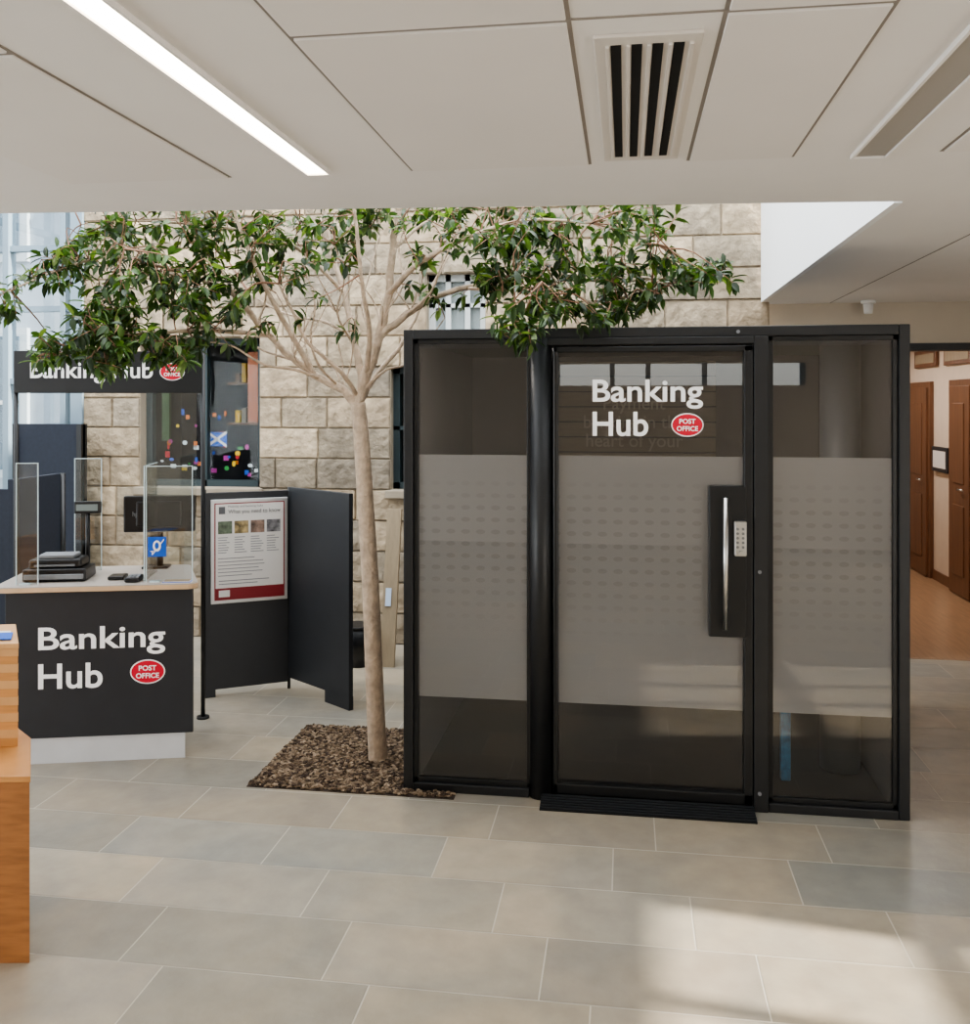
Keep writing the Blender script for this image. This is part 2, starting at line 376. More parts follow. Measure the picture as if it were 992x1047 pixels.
# shelves of ornaments inside the room beyond the window
for zz_ in (1.62,1.95):
    box('display_shelf',W1[0]+.5,W1[1]-.06,YW+.5,YW+.62,zz_,zz_+.02,M_door,art)
    for i in range(7):
        x=W1[0]+.56+i*.055; hh=ra.uniform(.06,.16); box('shelf_ornament',x,x+.035,YW+.52,YW+.56,zz_+.02,zz_+.02+hh,ra.choice(amats[:2]+[M_pine,M_grey,M_door,M_teal]),art)
fx=Xat(212,YW+.18); fz=1.46
quad('saltire_field',(fx,YW+.185,fz),(1,0,0),.16,.11,M_blue,art)
for s in (1,-1):
    a=Vector((fx,YW+.183,fz+(0 if s>0 else .11))); b=Vector((fx+.16,YW+.183,fz+(.11 if s>0 else 0)))
    n=Vector((0,0,.012)); newmesh('saltire_bar',[a-n,b-n,b+n,a+n],[(0,1,2,3)],M_paper,art)
cur=mat('curtain_fabric',(170,100,70),.9,var=.3)
box('hanging_drape',W1[0]+.80,W1[0]+.92,YW+.2,YW+.23,1.65,2.2,cur,art)
box('hanging_drape',W1[0]+.08,W1[0]+.14,YW+.2,YW+.23,1.5,2.2,mat('drape_green',(70,90,60),.9,var=.3),art)

# left glazed screen beyond stone wall
gz=group('window_6',(-5.2,YW,1.2))
for px,w in ((80,.10),(66,.04),(8,.05)):
    x=Xat(px,YW); box('mullion',x-w/2,x+w/2,YW-.03,YW+.07,0,4.8,M_bluegrey,gz)
for z in (0.02,1.0,1.95,2.52,3.0,3.9): box('transom',XL,XS0,YW-.01,YW+.05,z,z+.045,M_bluegrey,gz)
box('pane',XL,XS0-.02,YW+.015,YW+.021,0,4.8,M_wglass,gz)
ob=group('neighbouring_building',(-7,10.5,0))
box('facade',-13,-3.6,10.5,10.8,0,7,M_facade,ob)
M_sur=mat('stone_surround',(198,202,204),.8); M_sg=mat('sash_glass',(84,100,114),.3)
for i in range(5):
    for j in range(2):
        x=-11.5+i*1.7; z=1.0+j*2.6
        box('sash_surround',x-.1,x+1.0,10.44,10.52,z-.1,z+1.7,M_sur,ob)
        box('sash_glass',x,x+.9,10.42,10.45,z,z+1.6,M_sg,ob); box('sash_rail',x,x+.9,10.4,10.43,z+.78,z+.83,M_paper,ob)
box('ground_outside',-30,30,-30,30,-.3,-.13,M_ground)

# ---------------- cream wall + corridor ----------------
YC=7.05
cw=group('wall_corridor_front',(2,YC,0))
box('pier',1.0,1.85,YC,YC+.15,0,CZ,M_cream,cw); box('header',1.85,XR,YC,YC+.15,2.22,CZ,M_cream,cw); box('pier_r',3.4,XR,YC,YC+.15,0,2.22,M_cream,cw)
tr=group('trim_1',(2.4,YC,2.2)); box('head_trim',1.85,3.4,YC-.01,YC+.16,2.17,2.22,M_char,tr)
box('jamb_trim',1.85,1.88,YC-.01,YC+.16,0,2.17,M_char,tr)
M_cw=mat('corridor_plaster',(205,188,170),.8,var=.03)
box('wall_corridor_right',3.12,3.27,YC+.15,12.5,0,2.5,M_cw)
box('wall_corridor_left',1.5,1.6,YC+.15,12.5,0,2.5,M_cw)
box('wall_corridor_end',1.5,3.3,12.5,12.6,0,2.5,M_cw)
box('ceiling_corridor',1.5,3.3,YC+.15,12.6,2.5,2.56,M_ceil)
box('floor_corridor',1.5,3.3,YC,12.6,-.1,.002,M_wfloor)
def Yat(px,X):
    t=(px-CX)/F; d=X/(-S+C*t); return C*d+S*t*d
def cdoor(name,pa,pb):
    y1=Yat(pa,3.12); y0=Yat(pb,3.12); g=group(name,(3.1,(y0+y1)/2,0))
    box('architrave',3.08,3.12,y0-.06,y1+.06,0,2.02,M_door,g,.004); box('leaf',3.06,3.09,y0,y1,.01,1.96,M_door,g,.004)
    box('inner_panel',3.05,3.065,y0+.12,y1-.12,.2,.85,M_door,g,.005); box('vision_panel',3.05,3.065,y0+.12,y1-.12,1.05,1.8,M_door,g,.005)
    cyl('handle',(3.03,y0+.08,1.0),(3.03,y0+.2,1.0),.01,M_steel,g,10)
cdoor('door_1',932,953); cdoor('door_2',977,998)
box('baseboard_corridor',3.105,3.12,YC+.2,12.4,0,.1,M_door)
def cpic(name,pa,pb,ya,yb):
    X=3.115; y1=Yat(pa,X); y0=Yat(pb,X); d=dY(pa,y1); z1=H-(ya-HY)/F*d; z0=H-(yb-HY)/F*d
    g=group(name,(X,(y0+y1)/2,(z0+z1)/2)); box('frame',X-.03,X,y0,y1,z0,z1,M_door if ya<400 else M_char,g,.004)
    box('print',X-.034,X-.029,y0+.05,y1-.05,z0+.04,z1-.04,M_paper if ya>400 else M_pine,g)
cpic('framed_picture',956,972,456,481); cpic('framed_picture',938,960,360,377); cpic('framed_picture',968,996,355,374)
sn=group('ceiling_sensor',(0,0,0)); pp=P(888,312,dY(888,6.9)); sn.location=pp
cyl('base',(pp.x,pp.y,CZ),(pp.x,pp.y,CZ-.02),.05,M_white,sn); cyl('body',(pp.x,pp.y,CZ-.02),(pp.x,pp.y,CZ-.09),.035,M_white,sn,r2=.028)

# ---------------- ceiling fittings ----------------
def strip(name,x0,x1,y0,y1,lit):
    g=group(name,((x0+x1)/2,(y0+y1)/2,CZ)); t=.008
    box('trim_l',x0-t,x0,y0,y1,CZ-.012,CZ+.01,M_ceil,g); box('trim_r',x1,x1+t,y0,y1,CZ-.012,CZ+.01,M_ceil,g)
    box('trim_end',x0-t,x1+t,y1,y1+t,CZ-.012,CZ+.01,M_ceil,g)
    box('diffuser',x0,x1,y0,y1,CZ-.006,CZ+.006,M_light if lit else mat('unlit_diffuser',(168,164,158),.45),g)
strip('recessed_strip_light',-.965,-.90,-1.5,2.80,True)
strip('recessed_strip_light',.645,.73,-1.5,2.84,False)
gr=group('air_vent_grille',(.04,2.3,CZ))
M_gf=mat('vent_frame',(216,210,203),.5)
box('frame_plate',-.062,.148,1.84,2.78,CZ-.008,CZ,M_gf,gr,.002)
for i in range(4):
    x=-.03+i*.041; box('slot',x,x+.021,1.88,2.73,CZ-.0095,CZ-.0075,M_dark,gr)
for i in range(5):
    x=-.038+i*.041; box('blade',x-.002,x+.006,1.88,2.73,CZ-.013,CZ-.007,M_gf,gr,.001)

# ---------------- glass pod ----------------
Y0=4.305; XA=Xat(412.5,Y0); XB=Xat(931,Y0); ZT=2.14; YBk=6.05
pod=group('glass_meeting_pod',((XA+XB)/2,Y0+.8,0))
fw=.058; fd=.06
def pb(n,x0,x1,z0,z1,y0=Y0,y1=Y0+fd,m=M_black,bv=.004): return box(n,x0,x1,y0,y1,z0,z1,m,pod,bv)
xc0=Xat(541,Y0); xc1=Xat(565,Y0); xm0=Xat(771,Y0); xm1=Xat(786,Y0)
pb('post_left',XA,XA+.045,0,ZT); pb('post_right',XB-.045,XB,0,ZT)
pb('top_rail',XA+.045,XB-.045,ZT-.045,ZT); pb('bottom_rail_left',XA+.045,xc0,0,.04); pb('bottom_rail_right',xm1,XB-.045,0,.04)
pb('mullion_right',xm0,xm1,.0,ZT-.045,Y0-.005)
def inner(x0,x1,z0,z1,t=.022,y=Y0+.018,tag='panel'):
    pb(tag+'_bead_l',x0,x0+t,z0,z1,y,y+.03,M_black2,.002); pb(tag+'_bead_r',x1-t,x1,z0,z1,y,y+.03,M_black2,.002)
    pb(tag+'_bead_t',x0,x1,z1-t,z1,y,y+.03,M_black2,.002); pb(tag+'_bead_b',x0,x1,z0,z0+t,y,y+.03,M_black2,.002)
inner(XA+.045,xc0+.01,.04,ZT-.045,tag='left'); inner(xm1,XB-.045,.04,ZT-.045,tag='right')
cyl('round_corner_post',((xc0+xc1)/2,Y0+.035,0),((xc0+xc1)/2,Y0+.035,ZT-.045),(xc1-xc0)/2,M_black,pod,32)
dx0=xc1+.004; dx1=xm0-.004; dz1=2.055
pb('door_header',dx0-.06,xm0,dz1+.006,ZT-.045,Y0-.008)
t=.03
pb('door_stile_l',dx0,dx0+t*.7,.03,dz1,Y0-.004,Y0+.04,M_black2); pb('door_stile_r',dx1-t*1.3,dx1,.03,dz1,Y0-.004,Y0+.04,M_black2)
pb('door_top',dx0,dx1,dz1-t*.9,dz1,Y0-.004,Y0+.04,M_black2); pb('door_bottom',dx0,dx1,.03,.075,Y0-.004,Y0+.04,M_black2)
YG=Y0+.03
for n,a,b,z0,z1 in (('left',XA+.06,xc0+.01,.055,ZT-.06),('door',dx0+.01,dx1-.02,.06,dz1-.02),('right',xm1+.01,XB-.06,.055,ZT-.06)):
    quad('glass_'+n,(a,YG,z0),(1,0,0),b-a,z1-z0,M_glass,pod)
    o=quad('frosting_'+n,(a,YG+.004,.432),(1,0,0),b-a,1.56-.432,M_frost,pod)
box('roof',XA,XB,Y0+fd,YBk,ZT-.05,ZT,M_black,pod,.004)
box('side_wall_left',XA,XA+.05,Y0+fd,YBk,0,ZT-.05,M_podwall,pod)
box('side_wall_right',XB-.05,XB,Y0+fd,YBk,0,ZT-.05,M_podwall,pod)
box('back_wall',XA+.05,XB-.05,YBk-.05,YBk,0,ZT-.05,M_podwall,pod)
box('carpet',XA+.05,XB-.05,Y0+fd,YBk-.05,0,.012,M_carpet,pod)
for i in range(7): box('back_slat',-.62,.55,YBk-.066,YBk-.05,1.40+i*.095,1.488+i*.095,M_slat,pod,.003)
text('faint_slogan','Payment\nbanking in the\nheart of your',(-.26,YBk-.075,1.50),(1,0,0),.62,.34,mat('slogan_print',(154,145,134),.6),pod,.005)
cyl('inner_round_column',(1.04,4.86,0.012),(1.04,4.86,ZT-.05),.095,mat('column_grey',(92,96,102),.4),pod,36)
box('blue_leaflet_holder',Xat(798,4.62),Xat(808,4.62),4.6,4.64,.03,.36,mat('leaflet_blue',(30,110,150),.5,var=.4,scale=30),pod,.004)
box('hidden_fill_strip',-.7,.8,4.375,4.415,ZT-.06,ZT-.051,mat('pod_fill_glow',(255,245,235),.5,emit=14),pod)  # added glowing strip, hidden behind the top rail, to brighten the pod inside
Yp=Y0-.004
def PX(px): return Xat(px,Yp)
def PZ(px,py): return Zat(px,py,Yp)
pb('lock_plate',PX(725),PX(763),PZ(745,651),PZ(745,497),Yp-.012,Yp+.03,M_black2,.004)
hx=PX(741); cyl('pull_handle',(hx,Yp-.05,PZ(741,641)),(hx,Yp-.05,PZ(741,508)),.0115,M_steel,pod,20)
for yy in (520,629): cyl('handle_standoff',(hx,Yp-.05,PZ(741,yy)),(hx,Yp-.008,PZ(741,yy)),.007,M_steel,pod,12)
pb('keypad_body',PX(750),PX(763),PZ(756,568),PZ(756,532),Yp-.034,Yp-.01,M_steel,.007)
for i in range(5):
    for j in range(2):
        kx=PX(753.5+j*5.5); kz=PZ(756,540+i*4.6); cyl('key_button',(kx,Yp-.038,kz),(kx,Yp-.033,kz),.006,M_grey,pod,10)
cyl('keypad_knob',(PX(757),Yp-.06,PZ(757,564)),(PX(757),Yp-.03,PZ(757,564)),.011,M_steel,pod,16)
for px,py in ((755,339),(777,585),(777,812)):
    cyl('screw_cap',(Xat(px,Y0-.01),Y0-.012,Zat(px,py,Y0-.01)),(Xat(px,Y0-.01),Y0,Zat(px,py,Y0-.01)),.008,M_grey,pod,14)
YT=YG-.004
def tx(name,s,xa,xb,ya,yb,Y,par,m=M_white):
    x0=Xat(xa,Y);x1=Xat(xb,Y);z1=Zat((xa+xb)/2,ya,Y);z0=Zat((xa+xb)/2,yb,Y); text(name,s,(x0,Y,z0),(1,0,0),x1-x0,z1-z0,m,par)
tx('lettering_banking','Banking',606,719,388,418,YT,pod); tx('lettering_hub','Hub',606,663,421,446,YT,pod)
logo('logo',(Xat(703,YT),YT,Zat(703,434.5,YT)),(1,0,0),(0,-1,0),.071,.053,pod)
tm=group('threshold_mat',(.1,4.2,0)); tx0=Xat(552,4.2); tx1=Xat(774,4.2)
newmesh('ramp',[(tx0,4.18,0),(tx1,4.18,0),(tx1,4.3,0),(tx0,4.3,0),(tx0,4.18,.006),(tx1,4.18,.006),(tx1,4.3,.028),(tx0,4.3,.028)],
   [(0,1,5,4),(4,5,6,7),(1,2,6,5),(0,4,7,3)],M_black2,tm)
for i in range(6):
    y=4.19+i*.019; z=.006+(y-4.18)/.12*.022; box('rib',tx0,tx1,y,y+.007,z,z+.004,M_char,tm)

# ---------------- tree ----------------
tree=group('indoor_tree',PF(387,778))
rt=random.Random(21)
tv=[];tf=[]
skel=[]
def catmull(pts,n=5):
    out=[]
    for i in range(len(pts)-1):
        p0=pts[max(i-1,0)];p1=pts[i];p2=pts[i+1];p3=pts[min(i+2,len(pts)-1)]
        for k in range(n):
            t=k/n; out.append(.5*((2*p1)+(p2-p0)*t+(2*p0-5*p1+4*p2-p3)*t*t+(3*p1-p0-3*p2+p3)*t**3))
    out.append(pts[-1]); return out
def tube(pts,r0,r1,seg,V,Fc,power=1.0):
    n=len(pts); base=len(V); prev=None
    for i,p in enumerate(pts):
        d=(pts[min(i+1,n-1)]-pts[max(i-1,0)]); d=d.normalized() if d.length>1e-6 else Vector((0,0,1))
        a=d.orthogonal().normalized() if prev is None else (prev-d*prev.dot(d)).normalized()
        prev=a; b=d.cross(a); t=i/(n-1); r=r0+(r1-r0)*t**power
        for k in range(seg):
            th=2*math.pi*k/seg; V.append(p+(a*math.cos(th)+b*math.sin(th))*r)
    for i in range(n-1):
        for k in range(seg):
            q=base+i*seg; Fc.append((q+k,q+(k+1)%seg,q+seg+(k+1)%seg,q+seg+k))
    Fc.append(tuple(base+(n-1)*seg+k for k in range(seg)))
D=4.77
def limb(pts,r0,r1,seg=10):
    pp=[P(a[0],a[1],a[2] if len(a)>2 else D) for a in pts]
    c=catmull(pp,5)
    for i in range(1,len(c)-1): c[i]=c[i]+Vector((rt.uniform(-1,1),rt.uniform(-1,1),rt.uniform(-1,1)))*r0*.18
    tube(c,r0,r1,seg,tv,tf)
    for i,p in enumerate(c): skel.append((p,r0+(r1-r0)*i/(len(c)-1)))
base=PF(387,778)
c=catmull([base+Vector((0,0,.004)),P(386,765,D),P(383,700,D),P(379,600,D),P(373,500,D),P(369,440,D),P(366,412,D)],5)
tube(c,.052,.037,16,tv,tf,.7); 
limb([(366,415),(374,385),(388,345),(397,300),(402,255),(410,190),(414,150)],.031,.012)
limb([(366,418),(350,398),(322,384),(292,360),(264,330),(240,302,4.7),(200,285,4.6),(150,278,4.5)],.024,.007)
limb([(371,390),(362,345,4.85),(352,300,4.95),(338,255,5.05),(330,205,5.1)],.021,.009)
limb([(388,345),(415,322),(450,302,4.8),(500,290,4.8),(560,280,4.75),(620,288,4.7),(680,284,4.6),(735,290,4.55)],.020,.005)
limb([(397,300),(430,268,4.6),(480,242,4.5),(540,225,4.4),(605,228,4.35)],.016,.005)
limb([(367,414),(384,385,4.9),(412,350,5.0),(432,310,5.1),(460,260,5.2)],.016,.006)
limb([(322,384),(300,345,4.7),(272,295,4.6),(250,245,4.55),(235,200,4.5)],.016,.007)
limb([(275,342),(205,338,4.5),(145,342,4.4),(95,345,4.3),(60,362,4.25)],.012,.004)
limb([(200,285,4.6),(120,262,4.5),(50,280,4.4),(5,300,4.35)],.010,.004)
limb([(352,300,4.95),(305,255,4.9),(245,235,4.9),(180,228,4.8),(120,225,4.75)],.012,.004)
limb([(560,280,4.75),(600,308,4.6),(640,318,4.5),(665,300,4.45)],.009,.003)
limb([(480,295,4.8),(510,300,4.4),(530,320,4.15),(545,345,4.05)],.010,.003)
limb([(366,405),(348,380,4.6),(315,350,4.5),(300,320,4.45),(285,290,4.4)],.013,.005)
limb([(362,345,4.85),(335,330,5.0),(290,320,5.2),(255,300,5.3)],.011,.004)
limb([(374,385),(378,340,4.6),(370,290,4.4),(365,240,4.3),(360,195,4.25)],.014,.006)
limb([(402,255),(440,225,4.9),(500,205,5.0),(560,200,5.1)],.010,.004)
limb([(345,394),(325,372,4.6),(318,345,4.55),(322,310,4.5),(312,275,4.5)],.008,.003,6)
limb([(330,387),(300,378,4.7),(268,372,4.65),(240,355,4.6),(215,350,4.6)],.009,.003,6)
limb([(300,368),(262,355,4.9),(228,330,5.0),(200,318,5.0)],.008,.003,6)
limb([(360,350,4.85),(345,320,4.7),(352,285,4.6),(342,250,4.5)],.007,.003,6)
limb([(385,350),(370,315,4.9),(378,280,5.0),(388,240,5.1)],.007,.003,6)
limb([(393,320),(412,290,4.9),(408,250,5.0),(425,215,5.0)],.008,.003,6)
limb([(415,322),(440,300,4.6),(452,270,4.5),(470,235,4.5)],.008,.003,6)
limb([(264,330),(272,300,4.8),(262,265,4.8),(275,235,4.8)],.007,.003,6)
limb([(240,302,4.7),(225,275,4.7),(205,255,4.6),(190,230,4.6)],.007,.003,6)
limb([(370,400),(395,378,4.7),(415,372,4.75),(440,345,4.8),(455,325,4.8)],.008,.003,6)
for (bx_,by_) in ((322,384),(300,365),(350,398),(345,320),(390,335),(280,345),(420,318)):
    for _ in range(3):
        ax=bx_+rt.uniform(-55,45); ay=by_-rt.uniform(35,85); limb([(bx_,by_,4.77),((bx_+ax)/2+rt.uniform(-12,12),(by_+ay)/2+rt.uniform(-8,12),4.77+rt.uniform(-.15,.15)),(ax,ay,4.77+rt.uniform(-.3,.3))],.005,.002,5)
clusters=[(150,238,75,26,34,4.7),(100,265,50,26,24,4.5),(165,285,55,30,34,4.5),(120,325,40,26,32,4.35),(212,315,40,24,24,4.5),(182,350,36,12,14,4.5),(92,348,36,20,26,4.3),
 (104,374,20,9,12,4.3),(176,368,20,8,8,4.4),(46,368,14,7,5,4.3),(30,290,28,16,9,4.4),(12,322,16,9,5,4.4),(70,262,22,12,6,4.5),(245,240,48,25,22,4.7),(235,285,40,25,16,4.6),(312,240,44,26,17,4.7),(298,285,32,22,9,4.5),
 (285,330,28,14,4,4.5),(372,224,40,14,10,4.6),(345,262,30,20,5,4.4),(440,228,48,18,14,4.7),(430,270,30,18,5,4.8),(455,300,25,12,4,4.9),(500,250,42,24,22,4.5),(515,290,34,22,20,4.4),(562,238,42,22,22,4.45),
 (582,285,42,26,28,4.5),(560,318,30,14,14,4.2),(632,238,40,18,14,4.4),(645,282,42,25,26,4.5),(645,314,28,12,9,4.4),(698,283,30,14,15,4.5),(730,282,22,10,13,4.5),(600,320,28,12,10,4.3),
 (537,342,15,9,9,4.05),(522,326,14,10,6,4.1),(660,218,28,10,7,4.4),(400,190,200,14,45,4.7),(180,195,120,14,30,4.7),(355,335,12,15,2,4.6),(40,350,14,8,3,4.3),(230,225,60,18,10,5.2),(480,225,80,16,15,5.1)]
lv=[];lf=[];lc=[]
def leaf(p,d,L,W,col):
    d=d.normalized(); up=Vector((0,0,1))+Vector((rt.uniform(-.6,.6),rt.uniform(-.6,.6),0))
    s=d.cross(up); s=s.normalized() if s.length>1e-3 else d.orthogonal().normalized(); n=s.cross(d)
    i=len(lv)
    prof=((0,0,0),(.28,.42,.02),(.6,.46,-.02),(.85,.22,-.09),(1,0,-.16))
    mid=[];le=[];ri=[]
    for t,w,h in prof[1:4]:
        m=p+d*L*t+n*L*h; mid.append(m); le.append(m+s*W*w+n*W*.16); ri.append(m-s*W*w+n*W*.16)
    tip=p+d*L+n*L*(-.16)
    lv.extend([p]+mid+le+ri+[tip])
    lf.extend([(i,i+1,i+4),(i,i+7,i+1),(i+1,i+2,i+5,i+4),(i+1,i+7,i+8,i+2),(i+2,i+3,i+6,i+5),(i+2,i+8,i+9,i+3),(i+3,i+10,i+6),(i+3,i+9,i+10)])
    lc.extend([col]*11)
wv=[];wf=[]
gpal=[(50,72,38),(64,90,46),(42,60,34),(84,110,54),(56,78,44),(104,124,66),(70,94,54)]
def blocked(p): return (p.x>XA-.05 and p.y>Y0-.06 and p.z<ZT+.03) or p.y<3.62
for (cx,cy,rx,ry,n,d) in clusters:
    for _ in range(int(n*1.25)):
        for tr_ in range(6):
            a=rt.gauss(0,.55);b=rt.gauss(0,.55)
            tip=P(cx+a*rx,cy+b*ry,d+rt.gauss(0,.16))
            if not blocked(tip): break
        else: continue
        best=min(skel,key=lambda s:(s[0]-tip).length+ (0.15 if s[1]>.02 else 0))[0]
        mid=(best+tip)/2+Vector((rt.uniform(-.05,.05),rt.uniform(-.05,.05),rt.uniform(-.02,.07)))
        path=catmull([best,mid,tip],3); Ln=(tip-best).length
        tube(path,.0022+min(.005,Ln*.009),.0015,5,wv,wf)
        if rt.random()<.25: skel.append((mid,.003))
        dr=(tip-mid).normalized()
        nl=rt.randint(6,10)
        q=rt.uniform(.55,1.1)
        for k in range(nl):
            t=rt.random()**1.6
            p=tip-dr*.10*t
            if blocked(p): continue
            side=dr.orthogonal().normalized(); ang=k*2.4+rt.random(); sd=Matrix.Rotation(ang,3,dr)@side
            ld=dr*rt.uniform(.2,.8)+sd*.9+Vector((0,0,-.25))
            c=srgb(rt.choice(gpal)); c=(c[0]*q,c[1]*q,c[2]*q)
            leaf(p,ld,rt.uniform(.05,.085),rt.uniform(.022,.032),c)
tk=newmesh('trunk_and_limbs',tv,tf,M_bark,tree,True)
newmesh('twigs',wv,wf,M_twig,tree,True)
lo=newmesh('foliage',lv,lf,M_leaf,tree,True)
ca=lo.data.color_attributes.new('Col','FLOAT_COLOR','POINT')
ca.data.foreach_set('color',[x for c in lc for x in (c[0],c[1],c[2],1)])

# tree bed with bark chips
bx0,bx1,by0,by1=-1.76,-.77,4.235,5.09
bx1=min(bx1,XA+.25)
bed=group('tree_bed',((bx0+bx1)/2,(by0+by1)/2,0))
box('soil',bx0,bx1,by0,by1,-.05,.003,M_soil,bed)
cv=[];cf=[];cc=[];rc=random.Random(9)
cpal=[(100,84,68),(124,108,90),(78,64,53),(146,128,108),(62,51,43),(112,95,77)]
for i in range(9000):
    x=rc.uniform(bx0+.01,bx1-.01);y=rc.uniform(by0+.01,by1-.01)
    if x>XA-.02 and y>Y0-.01: continue
    if (x-base.x)**2+(y-base.y)**2<.055**2: continue
    s=rc.uniform(.003,.009); th=rc.uniform(0,math.pi); c_=math.cos(th);s_=math.sin(th); hh=rc.uniform(.003,.006); zz=.003+rc.uniform(0,.010)
    l=s*rc.uniform(1,2.2); i0=len(cv)
    tl=rc.uniform(-.3,.3)
    for k in (0,1):
        for a,b in ((-1,-1),(1,-1),(1,1),(-1,1)):
            sc=.75 if k else 1
            cv.append((x+(a*l*c_-b*s*s_)*sc,y+(a*l*s_+b*s*c_)*sc,zz+k*hh+a*tl*l*.5))
    for q in ((0,1,5,4),(1,2,6,5),(2,3,7,6),(3,0,4,7),(4,5,6,7)): cf.append(tuple(i0+z for z in q))
    col=srgb(rc.choice(cpal)); cc.extend([col]*8)
ch=newmesh('bark_chips',cv,cf,M_gravel,bed)
ca=ch.data.color_attributes.new('Col','FLOAT_COLOR','POINT'); ca.data.foreach_set('color',[x for c in cc for x in c])

# ---------------- service counter ----------------
R=Vector((-2.192,4.537)); Lc=Vector((-3.043,4.30)); td=(R-Lc).normalized(); nd=Vector((-td.y,td.x)); tr3=(td.x,td.y,0)
ctr=group('service_counter',((R.x+Lc.x)/2,4.6,0))
def cpt(s,t):
    q=Lc+td*s+nd*t; return (q.x,q.y)
Wc=(R-Lc).length; TP=.24
def cbox(n,s0,s1,t0,t1,z0,z1,m,par=ctr,bv=0): return prism(n,[cpt(s0,t0),cpt(s1,t0),cpt(s1,t1),cpt(s0,t1)],z0,z1,m,par,bv)
prism('plinth',[cpt(.01,.01),cpt(Wc-.02,.01),cpt(Wc-.02-.5*TP,.5),cpt(.01,.5)],0,.13,M_plinth,ctr)
cbox('front_panel',0,Wc+.02,0,.02,.13,.862,M_char,ctr,.002)
prism('carcass',[cpt(.001,.02),cpt(Wc+.015,.02),cpt(Wc+.015-.48*TP,.5),cpt(.001,.5)],.13,.862,M_char,ctr)
pts=[]
for (cs_,ct,a0) in ((Wc-.012,.02,-90),(Wc-.012-.5*TP,.5,0),(.0,.5,90),(.0,.02,180)):
    for k in range(6):
        a=math.radians(a0+k*18); pts.append(cpt(cs_+.055*math.cos(a),ct+.055*math.sin(a)))
prism('worktop_edge',pts,.862,.886,mat('worktop_ply_edge',(196,166,134),.5,var=.1),ctr,.002)
pts2=[(x*.995+ .005*(-2.7),y*.995+.005*4.6) for x,y in pts]
prism('worktop_laminate',pts2,.886,.890,mat('worktop_top',(168,160,152),.35),ctr)
def ctext(n,s,xa,xb,ya,yb):
    def sof(px):
        t=(px-CX)/F; dirx=-S+C*t; diry=C+S*t
        A=Lc-nd*.003; den=td.x*diry-td.y*dirx
        return (A.y*dirx-A.x*diry)/den
    s0=sof(xa); s1=sof(xb); q=Lc+td*((s0+s1)/2); d=-S*q.x+C*q.y
    z1=H-(ya-HY)/F*d; z0=H-(yb-HY)/F*d; o=Lc+td*s0-nd*.003
    return o,s1-s0,z0,z1
for n,s,bb in (('lettering_banking','Banking',(39,169,640,670)),('lettering_hub','Hub',(39,105,678,704))):
    o,w,z0,z1=ctext(n,s,*bb); text(n,s,(o.x,o.y,z0),tr3,w,z1-z0,M_white,ctr)
o,w,z0,z1=ctext('','',133,169,674,699); cc_=o+td*w/2
logo('logo',(cc_.x,cc_.y,(z0+z1)/2),tr3,(-nd.x,-nd.y,0),w/2,(z1-z0)/2,ctr)
def cs(px,t):
    q0=Lc+nd*t; tt=(px-CX)/F; dirx=-S+C*tt; diry=C+S*tt
    return (q0.y*dirx-q0.x*diry)/(td.x*diry-td.y*dirx)
M_perspexe=mat('perspex_edge',(205,220,224),.2)
def pane(px0,px1,t,z1):
    a=cs(px0,t); b=cs(px1,t); scr=group('perspex_screen',(*cpt((a+b)/2,t),.89)); cbox('sheet',a,b,t,t+.006,.89,z1,M_perspex,scr)
    for s_ in (a,b-.004): cbox('side_edge',s_,s_+.004,t-.001,t+.007,.89,z1,M_perspexe,scr)
    cbox('top_edge',a,b,t-.001,t+.007,z1-.004,z1,M_perspexe,scr)
    cbox('foot',a+.02,a+.07,t-.012,t+.018,.89,.896,M_perspexe,scr)
pane(16,39,.035,1.50); pane(149,197,.035,1.48); pane(76,104,.42,1.50)
for px in (147,):
    s1=cs(px,.06); g_=group('perspex_screen',(*cpt(s1,.2),.89)); cbox('sheet',s1,s1+.006,.06,.36,.89,1.48,M_perspex,g_); cbox('front_edge',s1,s1+.006,.055,.06,.89,1.48,M_perspexe,g_); cbox('top_edge',s1,s1+.006,.055,.36,1.476,1.48,M_perspexe,g_)
a=cs(150,.02)
hl=group('hearing_loop_sign',(*cpt(a+.05,.025),1.0)); cbox('blue_plate',a+.005,a+.095,.022,.026,1.02,1.12,M_blue,hl)
q=cpt(a+.05,.019); ellipse('ear_symbol',(q[0],q[1],1.075),tr3,.02,.028,M_white,hl); q=cpt(a+.05,.017); ellipse('ear_symbol_inner',(q[0],q[1],1.077),tr3,.01,.017,M_blue,hl)
q=cpt(a+.018,.019); text('symbol_letter','T',(q[0],q[1],1.03),tr3,.018,.02,M_white,hl)
ps_=cpt(a+.03,.019); qs_=cpt(a+.085,.019)
newmesh('symbol_slash',[(ps_[0],ps_[1],1.03),(ps_[0],ps_[1],1.038),(qs_[0],qs_[1],1.112),(qs_[0],qs_[1],1.104)],[(0,1,2,3)],M_white,hl)
pr=group('receipt_printer',(cpt(.2,.15)[0],cpt(.2,.15)[1],.89)); a=cs(23,.1); b=cs(88,.1)
cbox('base_unit',a,b,.09,.28,.892,.955,M_screenblk,pr,.008); cbox('front_lip',a+.01,b-.01,.08,.1,.905,.93,M_grey,pr,.003)
cbox('top_unit',a+.02,b-.03,.12,.27,.955,1.0,M_screenblk,pr,.012); cbox('paper_slot',a+.05,b-.06,.115,.125,.965,.975,M_grey,pr)
cbox('lid',a+.06,b-.07,.14,.26,1.0,1.02,M_grey,pr,.006)
cd=group('customer_display',(cpt(.4,.33)[0],cpt(.4,.33)[1],.89)); a=cs(76,.33); b=cs(103,.33)
